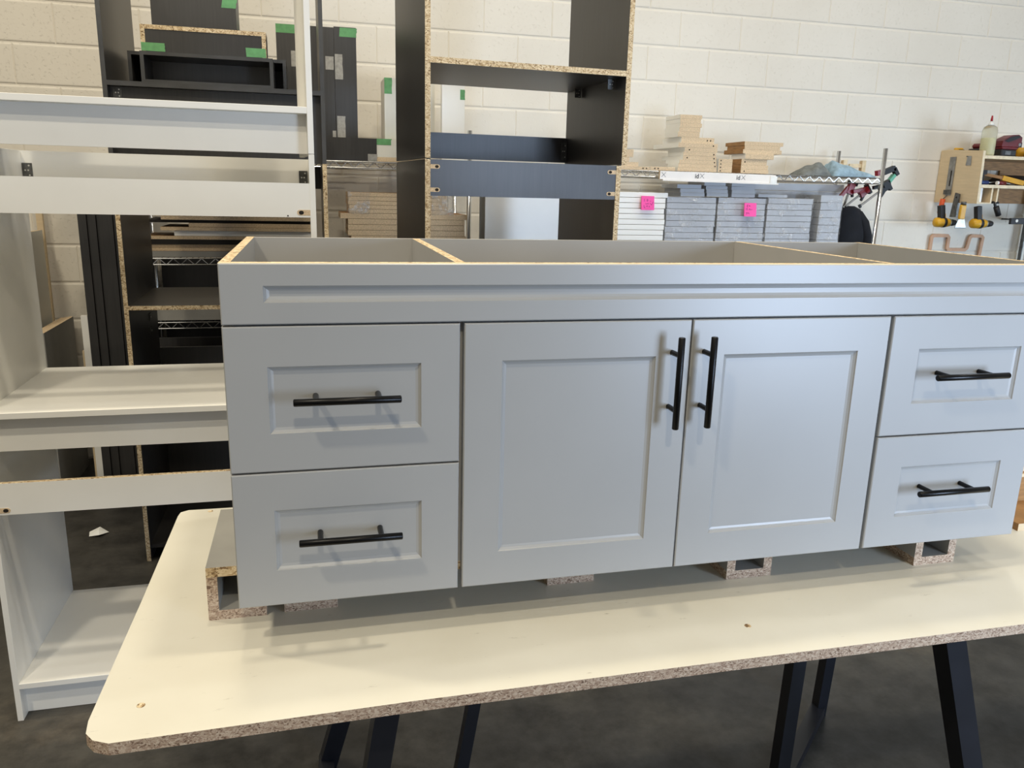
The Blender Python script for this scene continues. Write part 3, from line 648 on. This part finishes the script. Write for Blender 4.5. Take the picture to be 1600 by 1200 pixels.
# --- cloths, timber scraps, clamps, jacket at the right end of the rack
def heap(name, label, x0, x1, y0, y1, z0, h, mat, seed, lean=0.5):
    rnd = random.Random(seed); nx, ny = 40, 18; ph = [rnd.uniform(0, 6.28) for _ in range(8)]
    vs = []; fs = []
    for j in range(ny + 1):
        for i in range(nx + 1):
            u = i / nx; v_ = j / ny
            env = (max(0, 4 * v_ * (1 - v_)) ** 0.45) * (min(1, u / lean) ** 0.6 if u < lean else max(0, (1 - u) / (1 - lean)) ** 0.55)
            fold = 0.84 + 0.07 * math.sin(7 * u + 6 * v_ + ph[0]) + 0.05 * math.sin(13 * u - 11 * v_ + ph[1]) + 0.04 * math.sin(9 * u + 19 * v_ + ph[2])
            wob = 0.012 * math.sin(9 * u + ph[3]) * (v_ - 0.5)
            vs.append((x0 + (x1 - x0) * u, y0 + (y1 - y0) * v_ + wob, z0 + h * env * fold + 0.002))
    n = len(vs); vs += [(a, b_, z0) for a, b_, c in vs]
    for j in range(ny):
        for i in range(nx):
            a = j * (nx + 1) + i; fs.append((a, a + 1, a + nx + 2, a + nx + 1)); fs.append((n + a, n + a + nx + 1, n + a + nx + 2, n + a + 1))
    rim = [i for i in range(nx + 1)] + [j * (nx + 1) + nx for j in range(1, ny + 1)] + [ny * (nx + 1) + i for i in range(nx - 1, -1, -1)] + [j * (nx + 1) for j in range(ny - 1, 0, -1)]
    for k, a in enumerate(rim):
        b_ = rim[(k + 1) % len(rim)]; fs.append((b_, a, n + a, n + b_))
    return tag(mesh(name, vs, fs, mat, None, smooth=True), label, 'cloth')
heap('grey_cloth', 'crumpled grey cloth on the wire shelf', 2.185, 2.375, 3.03, 3.20, ST, 0.088, 'grey_cloth', 3, 0.75)
heap('denim_cloth', 'crumpled pale blue denim cloth on the wire shelf', 2.382, 2.672, 3.02, 3.20, ST, 0.092, 'denim', 5, 0.10)
for x, lb in ((2.60, 'left timber scrap frame behind the denim cloth'), (2.735, 'right timber scrap frame beside the rack post')):
    t = thing('timber_scrap', lb, 'timber scrap', (x, 3.25, ST), -0.35)
    box('block', t, (0, 0, 0), (0.022, 0.06, 0.105), 'ply', 'ply_edge', '-y'); box('brace', t, (-0.07, 0.012, 0.062), (0.0, 0.05, 0.085), 'brown', 'ply_edge', '-y -x'); box('foot', t, (-0.08, 0.005, 0.0), (0.0, 0.055, 0.020), 'ply', 'ply_edge', '-y -x')
def clamp(label, head, tail, col, jaw=True, handle2=None):
    """trigger bar clamp: steel bar, moulded body, trigger, two pads"""
    t = thing('bar_clamp', label, 'clamp', head); h = Vector(head); d = (Vector(tail) - h); L = d.length; dn = d.normalized(); up = Vector((0, -1, 0)); s = dn.cross(up).normalized()
    bar('bar', t, (0, 0, 0), d, 0.012, 0.006, 'bar_steel')
    bar('body', t, -dn * 0.01, dn * 0.055, 0.040, 0.026, col); bar('grip', t, dn * 0.02 + s * 0.018, dn * 0.085 + s * 0.045, 0.020, 0.020, col)
    bar('trigger', t, dn * 0.025 - s * 0.015, dn * 0.065 - s * 0.034, 0.012, 0.014, 'tool_black')
    bar('fixed_jaw', t, -dn * 0.012 - s * 0.035, -dn * 0.012 + s * 0.03, 0.020, 0.022, 'tool_black')
    if jaw: bar('end_stop', t, d * 0.93, d * 0.99, 0.020, 0.012, 'tool_black')
    return t
clamp('left red bar clamp hanging under the wire shelf', (2.640, 3.20, 1.625), (2.600, 3.20, 1.49), 'red', False)
clamp('middle red bar clamp hanging under the wire shelf', (2.735, 3.18, 1.600), (2.605, 3.18, 1.500), 'red', False)
clamp('black and green bar clamp hooked past the rack post', (2.815, 3.10, 1.625), (2.635, 3.10, 1.495), 'tool_black', True)
t = thing('spring_clamp', 'black spring clamp with green pad above the rack post clamps', 'clamp', (2.735, 3.05, 1.645))
bar('jaw', t, (0.0, 0, 0.055), (0.075, 0, 0.085), 0.030, 0.03, 'tool_black'); bar('jaw', t, (0.07, 0, 0.085), (0.100, 0, 0.045), 0.022, 0.03, 'tool_black'); bar('pad', t, (0.080, 0, 0.045), (0.045, 0, 0.0), 0.018, 0.03, 'teal'); bar('pad', t, (-0.045, 0, 0.050), (0.0, 0, 0.06), 0.03, 0.03, 'red'); bar('stem', t, (0.05, 0, 0.004), (0.01, 0, -0.02), 0.03, 0.03, 'tool_black')
def loft(name, parent, secs, mat, n=24):
    vs = []; fs = []
    for cx, cy, rx, ry, z in secs:
        for i in range(n):
            th = 2 * math.pi * i / n; e = 1 + 0.05 * math.sin(5 * th + z * 18)
            vs.append((cx + rx * e * math.cos(th), cy + ry * e * math.sin(th), z))
    for k in range(len(secs) - 1):
        for i in range(n):
            j = (i + 1) % n; fs.append((k * n + i, k * n + j, k * n + n + j, k * n + n + i))
    fs.append(tuple(reversed(range(n)))); fs.append(tuple(range((len(secs) - 1) * n, len(secs) * n)))
    return mesh(name, vs, fs, mat, parent, smooth=True)
t = thing('hanging_jacket', 'black jacket hanging at the end of the rack', 'jacket', (0, 0, 0))
loft('body', t, [(2.855, 3.44, .115, .05, .92), (2.852, 3.44, .115, .05, 1.15), (2.845, 3.44, .108, .05, 1.33), (2.835, 3.44, .095, .045, 1.43), (2.825, 3.44, .078, .04, 1.475), (2.815, 3.44, .040, .025, 1.495)], 'jacket')
loft('sleeve', t, [(2.955, 3.43, .040, .045, 1.02), (2.975, 3.43, .040, .045, 1.20), (2.965, 3.43, .040, .045, 1.30), (2.93, 3.435, .040, .04, 1.40), (2.88, 3.44, .035, .035, 1.465)], 'jacket')
cyl('hook', t, (2.815, 3.44, 1.49), (2.815, 3.508, 1.505), 0.004, 'chrome', n=8)

# ------------------------------------------------------------------ wall tool cabinet
TX, TYF = 3.53, 3.135
t = thing('tool_cabinet', 'plywood tool cabinet fixed to the block wall', 'tool cabinet', (0, 0, 0))
prism('side_panel', t, [(TYF, 1.532), (3.505, 1.532), (3.505, 1.87), (3.44, 1.876), (TYF + 0.012, 1.860)], 'x', TX, TX + 0.018, 'ply', 'ply_edge')
box('top_shelf', t, (TX + 0.018, TYF + 0.01, 1.812), (4.75, 3.505, 1.832), 'ply', 'ply_edge', '-y')
box('middle_shelf', t, (TX + 0.018, TYF + 0.01, 1.632), (4.75, 3.505, 1.652), 'ply', 'ply_edge', '-y')
box('back_rail', t, (TX + 0.018, 3.49, 1.755), (4.75, 3.505, 1.812), 'brown'); box('back_board', t, (4.02, 3.489, 1.652), (4.75, 3.504, 1.755), 'brown'); box('back_board', t, (4.04, 3.489, 1.535), (4.75, 3.504, 1.632), 'brown')
for x in (3.645, 3.690): box('divider', t, (x, TYF + 0.015, 1.535), (x + 0.012, 3.40, 1.632), 'ply', 'ply_edge', '-y')
box('bottom_strip', t, (TX + 0.018, TYF + 0.012, 1.532), (3.645, 3.40, 1.540), 'ply', 'ply_edge', '-y'); box('lining', t, (TX + 0.019, TYF + 0.04, 1.541), (3.60, TYF + 0.06, 1.631), 'white')
TS = 1.8325
t = thing('glue_bottle', 'squeeze bottle of pale glue with a red cap on the tool cabinet', 'bottle', (3.605, 3.20, TS))
lathe('body', t, [(0.040, 0), (0.044, 0.01), (0.044, 0.105), (0.044, 0.155), (0.037, 0.176), (0.018, 0.187)], 'bottle', n=24); lathe('glue', t, [(0.038, 0.003), (0.0415, 0.012), (0.0415, 0.104), (0.0415, 0.108)], 'glue', n=24)
lathe('nozzle', t, [(0.018, 0.186), (0.016, 0.198), (0.007, 0.202), (0.005, 0.215)], 'paper', n=14); lathe('red_cap', t, [(0.0075, 0.212), (0.0070, 0.225), (0.0045, 0.245)], 'red', n=12)
def drill(label, loc, rz, c1, c2, flip=False, s=1.0, battery=True):
    t = thing('cordless_drill', label, 'power drill', loc, rz); t.scale = (s, s, s)
    k = -1 if flip else 1
    lathe_pts = [(0.020, 0), (0.032, 0.01), (0.034, 0.08), (0.028, 0.11), (0.022, 0.125)]
    o = lathe('motor_housing', t, lathe_pts, c1, n=16); o.rotation_euler = (0, math.pi / 2, 0); o.location = (-0.07, 0, 0)
    o = lathe('chuck', t, [(0.021, 0), (0.023, 0.02), (0.018, 0.045), (0.008, 0.055)], c2, n=16); o.rotation_euler = (0, math.pi / 2, 0); o.location = (0.055, 0, 0)
    o = lathe('torque_ring', t, [(0.026, 0), (0.027, 0.012)], 'steel', n=16); o.rotation_euler = (0, math.pi / 2, 0); o.location = (0.040, 0, 0)
    bar('grip', t, (-0.015, 0, -0.015 * k), (-0.035, 0, -0.115 * k), 0.036, 0.034, c2)
    o = lathe('front_collar', t, [(0.0345, 0), (0.0345, 0.022)], c2, n=16); o.rotation_euler = (0, math.pi / 2, 0); o.location = (-0.012, 0, 0)
    if battery: box('battery', t, (-0.085, -0.032, min(-0.155 * k, -0.115 * k)), (0.02, 0.032, max(-0.155 * k, -0.115 * k)), c2)
    bar('trigger', t, (0.006, 0, -0.034 * k), (0.0, 0, -0.06 * k), 0.012, 0.016, c1)
    return t
# lying red tools on top shelf
def lying(label, x, y, c1, c2, rz, s=1.0):
    t = drill(label, (x, y, TS + 0.036 * s), rz, c1, c2, False, s); t.rotation_euler = (math.radians(-90), 0, rz); return t
t = thing('red_power_tool', 'chunky dark red and black power tool next to the glue bottle', 'power tool', (3.685, 3.20, TS), 0.06)
box('battery', t, (0.0, -0.035, 0.0), (0.125, 0.045, 0.042), 'tool_black', None, '', 0.006); box('base', t, (0.004, -0.033, 0.042), (0.135, 0.043, 0.060), 'dark_red', None, '', 0.005)
prism('motor_housing', t, [(0.0, 0.060), (0.140, 0.060), (0.160, 0.085), (0.158, 0.120), (0.128, 0.136), (0.080, 0.133), (0.030, 0.112), (0.004, 0.095)], 'y', -0.030, 0.040, 'dark_red')
prism('rubber_grip', t, [(0.015, 0.094), (0.060, 0.119), (0.120, 0.130), (0.145, 0.122), (0.100, 0.104), (0.045, 0.086)], 'y', -0.033, 0.043, 'tool_black')
cyl('lens', t, (0.145, -0.032, 0.075), (0.145, -0.028, 0.075), 0.010, 'steel', n=10); box('label_plate', t, (0.03, -0.0362, 0.010), (0.075, -0.0348, 0.032), 'zinc')
t = thing('battery_pack', 'dark red battery charger on top of the tool cabinet', 'charger', (3.70, 3.40, TS), 0.05)
box('body', t, (0, -0.045, 0), (0.16, 0.06, 0.055), 'tool_black', None, '', 0.006); box('cover', t, (0.012, -0.035, 0.055), (0.148, 0.05, 0.088), 'dark_red', None, '', 0.012); box('label_plate', t, (0.04, -0.0462, 0.012), (0.10, -0.0448, 0.043), 'zinc')
lying('yellow and black cordless drill lying at the right of the top shelf', 4.03, 3.30, 'yellow', 'tool_black', -0.3, 1.0)
t = thing('yellow_tool_case', 'yellow and black tool case at the right of the top shelf', 'tool case', (3.885, 3.40, TS)); box('lower_shell', t, (0, 0, 0), (0.20, 0.10, 0.06), 'tool_black', None, '', 0.008); box('upper_shell', t, (0.0, 0, 0.06), (0.20, 0.10, 0.115), 'tool_black', None, '', 0.01); box('yellow_band', t, (-0.003, -0.003, 0.058), (0.022, 0.098, 0.112), 'yellow'); box('lid_plate', t, (0.05, 0.01, 0.115), (0.17, 0.09, 0.124), 'ply_edge'); box('latch', t, (0.07, -0.006, 0.045), (0.11, 0.0, 0.08), 'yellow')
t = thing('tape_measure', 'small yellow and black tape measure on the tool cabinet corner', 'tape measure', (3.56, 3.435, 1.8765)); t.location = (3.552, 3.40, TS); box('case', t, (0, 0, 0), (0.06, 0.028, 0.055), 'yellow', None, '', 0.005); box('grip', t, (0.02, -0.004, 0.008), (0.06, 0.0, 0.045), 'tool_black')
TM = 1.6525
t = thing('claw_hammer', 'hammer with a yellow handle on the middle shelf', 'hammer', (3.60, 3.25, TM), -0.32)
bar('handle', t, (0.03, 0, 0.070), (0.17, 0, 0.045), 0.018, 0.02, 'brown', (0, 1, 0)); bar('grip', t, (0.165, 0, 0.046), (0.30, 0, 0.015), 0.030, 0.028, 'yellow'); bar('head', t, (0.03, -0.05, 0.078), (0.03, 0.06, 0.078), 0.028, 0.028, 'tool_black', (0, 0, 1)); bar('neck', t, (0.03, 0, 0.0), (0.03, 0, 0.07), 0.03, 0.03, 'tool_black')
t = thing('blue_chisel', 'blue handled chisel lying on the middle shelf', 'chisel', (3.57, 3.19, TM + 0.0135)); cyl('handle', t, (0, 0, 0), (0.075, 0.005, 0), 0.013, 'blue', n=12); bar('blade', t, (0.075, 0.005, 0), (0.165, 0.01, 0.008), 0.018, 0.005, 'steel', (0, 0, 1))
t = thing('red_screwdriver', 'red handled screwdriver lying under the hammer', 'screwdriver', (3.70, 3.165, TM + 0.0125)); cyl('handle', t, (0, 0, 0), (0.055, 0, 0), 0.012, 'dark_red', n=12); cyl('shaft', t, (0.055, 0, 0), (0.14, 0.01, -0.006), 0.004, 'steel', n=8); cyl('end_cap', t, (-0.012, 0, 0), (0, 0, 0), 0.0115, 'paper', n=12)
t = thing('tool_pouch', 'dark tool pouch on the middle shelf at the right edge', 'pouch', (3.86, 3.30, TM))
loft('pouch', t, [(0.12, 0.05, .15, .07, 0.0), (0.12, 0.05, .16, .08, 0.03), (0.13, 0.05, .14, .06, 0.055), (0.14, 0.05, .08, .03, 0.068)], 'tool_black'); bar('strap', t, (0.08, -0.09, 0.012), (0.20, -0.07, 0.03), 0.04, 0.012, 'yellow', (0, 0, 1))
# tools hung on the side panel (facing the camera's left)
t = thing('combination_square', 'steel combination square hung on the side of the tool cabinet', 'square', (TX - 0.003, 3.36, 1.58))
box('rule', t, (-0.003, 0.0, 0.0), (0.0, 0.052, 0.248), 'steel'); box('slot', t, (-0.0045, 0.018, 0.06), (-0.003, 0.026, 0.16), 'hole'); box('stock', t, (-0.010, -0.002, 0.006), (-0.0045, 0.060, 0.036), 'zinc')
t = thing('steel_plate', 'small steel plate hanging on a screw on the tool cabinet side', 'plate', (TX - 0.003, 3.228, 1.772)); prism('plate', t, [(0.0, 0.0), (0.044, 0.0), (0.038, 0.058), (0.006, 0.058)], 'x', -0.002, 0.0, 'steel'); cyl('screw', t, (-0.008, 0.04, 0.056), (0.003, 0.04, 0.056), 0.003, 'zinc', n=8)
t = thing('orange_handled_scraper', 'orange handled scraper hanging at the lower back of the tool cabinet', 'scraper', (TX - 0.006, 3.42, 1.46)); cyl('handle', t, (-0.012, 0, 0), (-0.012, -0.012, 0.096), 0.016, 'orange', n=12, bv=0.004); cyl('hook', t, (-0.012, -0.012, 0.094), (0.004, -0.03, 0.125), 0.003, 'zinc', n=8)
t = thing('steel_scraper', 'worn grey steel scraper blade hanging beside the orange handle', 'scraper', (TX - 0.008, 3.27, 1.44)); prism('blade', t, [(0.055, 0.0), (0.0, 0.0), (0.002, 0.150), (0.036, 0.158)], 'x', -0.012, 0.0, 'zinc'); cyl('hole', t, (-0.0130, 0.02, 0.128), (-0.0115, 0.02, 0.128), 0.007, 'hole', n=10)
t = thing('putty_knife', 'wide putty knife with a yellow handle hanging blade down', 'putty knife', (3.485, 3.19, 1.372)); prism('blade', t, [(-0.045, 0.0), (0.045, 0.0), (0.022, 0.060), (-0.022, 0.060)], 'y', 0.0, 0.003, 'steel'); prism('blade_back', t, [(-0.042, 0.0), (0.042, 0.0), (0.042, 0.006), (-0.042, 0.006)], 'y', -0.002, 0.0, 'zinc'); box('handle', t, (-0.024, -0.008, 0.058), (0.020, 0.012, 0.150), 'yellow', None, '', 0.005); cyl('steel_cap', t, (-0.002, 0.002, 0.150), (-0.002, 0.002, 0.170), 0.017, 'zinc', n=12)
def hung_drill(label, x, y, z, s, rz):
    return drill(label, (x, y, z), rz, 'yellow', 'tool_black', True, s, False)
hung_drill('yellow drill hanging left behind the putty knife', 3.435, 3.29, 1.405, 0.95, 0.0)
hung_drill('yellow drill hanging right of the putty knife with its chuck to the right', 3.640, 3.20, 1.405, 0.95, 0.0)
t = thing('black_hook_lamp', 'small black swivel lamp hanging under the tool cabinet', 'lamp', (3.705, 3.17, 1.46)); lathe('cap', t, [(0.024, 0.075), (0.026, 0.082), (0.014, 0.092), (0.004, 0.094)], 'tool_black', n=14); bar('arm', t, (0.0, 0, 0.075), (0.015, 0, 0.045), 0.012, 0.012, 'tool_black'); cyl('lamp_body', t, (0.015, 0, 0.055), (0.045, 0, 0.0), 0.017, 'tool_black', n=14)
t = thing('spirit_level', 'black bar with a round pale vial at the right edge', 'level', (3.875, 3.185, 1.404)); box('beam', t, (0, 0, 0), (0.5, 0.02, 0.040), 'tool_black', None, '', 0.002); cyl('vial', t, (0.045, -0.002, 0.022), (0.045, 0.001, 0.022), 0.010, 'paper', n=14); t.rotation_euler = (0, -0.02, 0)
cyl('rod', t, (0.25, 0.02, 0.02), (0.25, 0.33, 0.02), 0.006, 'zinc', n=8)

# router template: a tan ribbon bent in a stepped outline, flat against the wall
def ribbon(name, label, pts, w, y0, y1, mat):
    L = []; R_ = []; n = len(pts)
    for i, p_ in enumerate(pts):
        p_ = Vector(p_); a = Vector(pts[max(0, i - 1)]); b_ = Vector(pts[min(n - 1, i + 1)])
        d0 = (p_ - a).normalized() if i else (b_ - p_).normalized(); d1 = (b_ - p_).normalized() if i < n - 1 else d0
        m_ = (Vector((-d0.y, d0.x)) + Vector((-d1.y, d1.x))).normalized(); c = max(0.5, m_.dot(Vector((-d0.y, d0.x))))
        L.append(p_ + m_ * (w / 2 / c)); R_.append(p_ - m_ * (w / 2 / c))
    vs = [(q.x, y, q.y) for y in (y0, y1) for q in L + R_]; fs = []
    for i in range(n - 1):
        fs += [(i, i + 1, n + i + 1, n + i), (2 * n + i, 3 * n + i, 3 * n + i + 1, 2 * n + i + 1), (i, 2 * n + i, 2 * n + i + 1, i + 1), (n + i, n + i + 1, 3 * n + i + 1, 3 * n + i)]
    fs += [(0, n, 3 * n, 2 * n), (n - 1, 3 * n - 1, 4 * n - 1, 2 * n - 1)]
    return tag(mesh(name, vs, fs, mat), label, 'template')
ribbon('router_template', 'tan stepped router template hanging on the wall below the tools',
       [(3.560, 1.04), (3.545, 1.20), (3.545, 1.295), (3.560, 1.308), (3.672, 1.308), (3.686, 1.295), (3.686, 1.225), (3.698, 1.213), (3.835, 1.213), (3.850, 1.225), (3.862, 1.296), (3.876, 1.308), (3.958, 1.308), (3.972, 1.296), (3.966, 1.20), (3.952, 1.04)], 0.022, 3.490, 3.503, 'template')
t = thing('steel_channel', 'pale upright channel against the wall at the right edge', 'channel', (4.275, 3.46, 0)); box('web', t, (0, 0.0, 0), (0.05, 0.006, 1.62), 'off_white'); box('flange', t, (-0.006, -0.02, 0), (0.0, 0.006, 1.62), 'zinc'); box('flange', t, (0.05, -0.02, 0), (0.056, 0.006, 1.62), 'zinc')

# ------------------------------------------------------------------ panels leaning in the back left corner
def leaner(name, label, loc, w, d, h, rz, tilt, mat, edge=None, ef=''):
    o = box(name, None, (0, 0, 0), (w, d, h), mat, edge, ef); o.location = loc; o.rotation_euler = (tilt, 0, rz); return tag(o, label, 'panel')
G = 'black panels standing beside the black cabinet'
for i, (x, h) in enumerate(((-1.69, 1.58), (-1.652, 1.60), (-1.614, 1.62), (-1.576, 1.62), (-1.538, 1.62), (-1.500, 1.60))):
    o = leaner('standing_black_sheet', '%s black panel from the left, standing on end by the wall' % ('first', 'second', 'third', 'fourth', 'fifth', 'sixth')[i], (x, 2.98 + 0.012 * (i % 3), 0), 0.0365, 0.50 - 0.012 * (i % 3), h, 0, 0, 'black'); o['group'] = G
leaner('grey_cabinet_side_sheet', 'tall pale grey sheet standing behind the white cabinets at the left', (-1.987, 3.00, 0), 0.018, 0.41, 1.285, 0, 0, 'off_white', 'chip', '+z -y')
for i, (x, lb, mt) in enumerate(((-1.884, 'right', 'grey_board_dark'), (-1.906, 'middle', 'grey_board'), (-1.928, 'left', 'grey_board_dark'))):
    leaner('grey_leaning_board', '%s grey board of the low stack standing at the back left' % lb, (x, 2.90 + 0.006 * i, 0), 0.019, 0.50, 0.835 - 0.004 * i, 0, 0, mt, 'chip_fine', '+z')
leaner('white_post_board', 'narrow white board standing beside the black panels', (-1.726, 3.00, 0), 0.030, 0.02, 0.90, 0, 0, 'white')
leaner('tan_batten', 'thin tan batten beside the narrow white board', (-1.742, 3.03, 0), 0.014, 0.02, 0.72, 0, 0, 'ply')
leaner('cream_corner_strip', 'tan strip upright behind the tall grey side panel', (-2.00, 3.44, 0), 0.03, 0.02, 1.60, 0, 0, 'ply')
o = mesh('paper_scrap', [(-1.63, 2.40, 0.002), (-1.585, 2.385, 0.012), (-1.555, 2.43, 0.004), (-1.60, 2.47, 0.016), (-1.595, 2.425, 0.020), (-1.64, 2.45, 0.003)], [(0, 1, 4), (1, 2, 4), (2, 3, 4), (3, 5, 4), (5, 0, 4)], 'paper'); tag(o, 'crumpled white paper scrap on the concrete floor', 'scrap')

# ------------------------------------------------------------------ wooden bits at the right end of the table
t = thing('wooden_tray', 'small wooden jig resting on the right end of the table', 'jig', (0.945, 0.148, TZ))
box('base_board', t, (0, 0, 0), (0.32, 0.18, 0.018), 'brown', 'ply', '-y'); box('upright', t, (0.055, 0.12, 0.018), (0.30, 0.14, 0.085), 'brown'); box('cap_strip', t, (0.05, 0.112, 0.085), (0.31, 0.145, 0.093), 'ply'); box('cap_strip', t, (0.05, 0.116, 0.099), (0.31, 0.150, 0.107), 'ply'); box('spacer', t, (0.06, 0.120, 0.093), (0.30, 0.145, 0.099), 'brown')
t = thing('black_tool_case', 'black case standing behind the wooden jig', 'case', (1.10, 0.36, TZ)); box('shell', t, (0, 0, 0), (0.4, 0.15, 0.24), 'tool_black', None, '', 0.01); box('lid', t, (0.0, 0.0, 0.243), (0.4, 0.15, 0.29), 'tool_black', None, '', 0.01); box('latch', t, (0.05, -0.006, 0.22), (0.09, 0.0, 0.26), 'zinc')
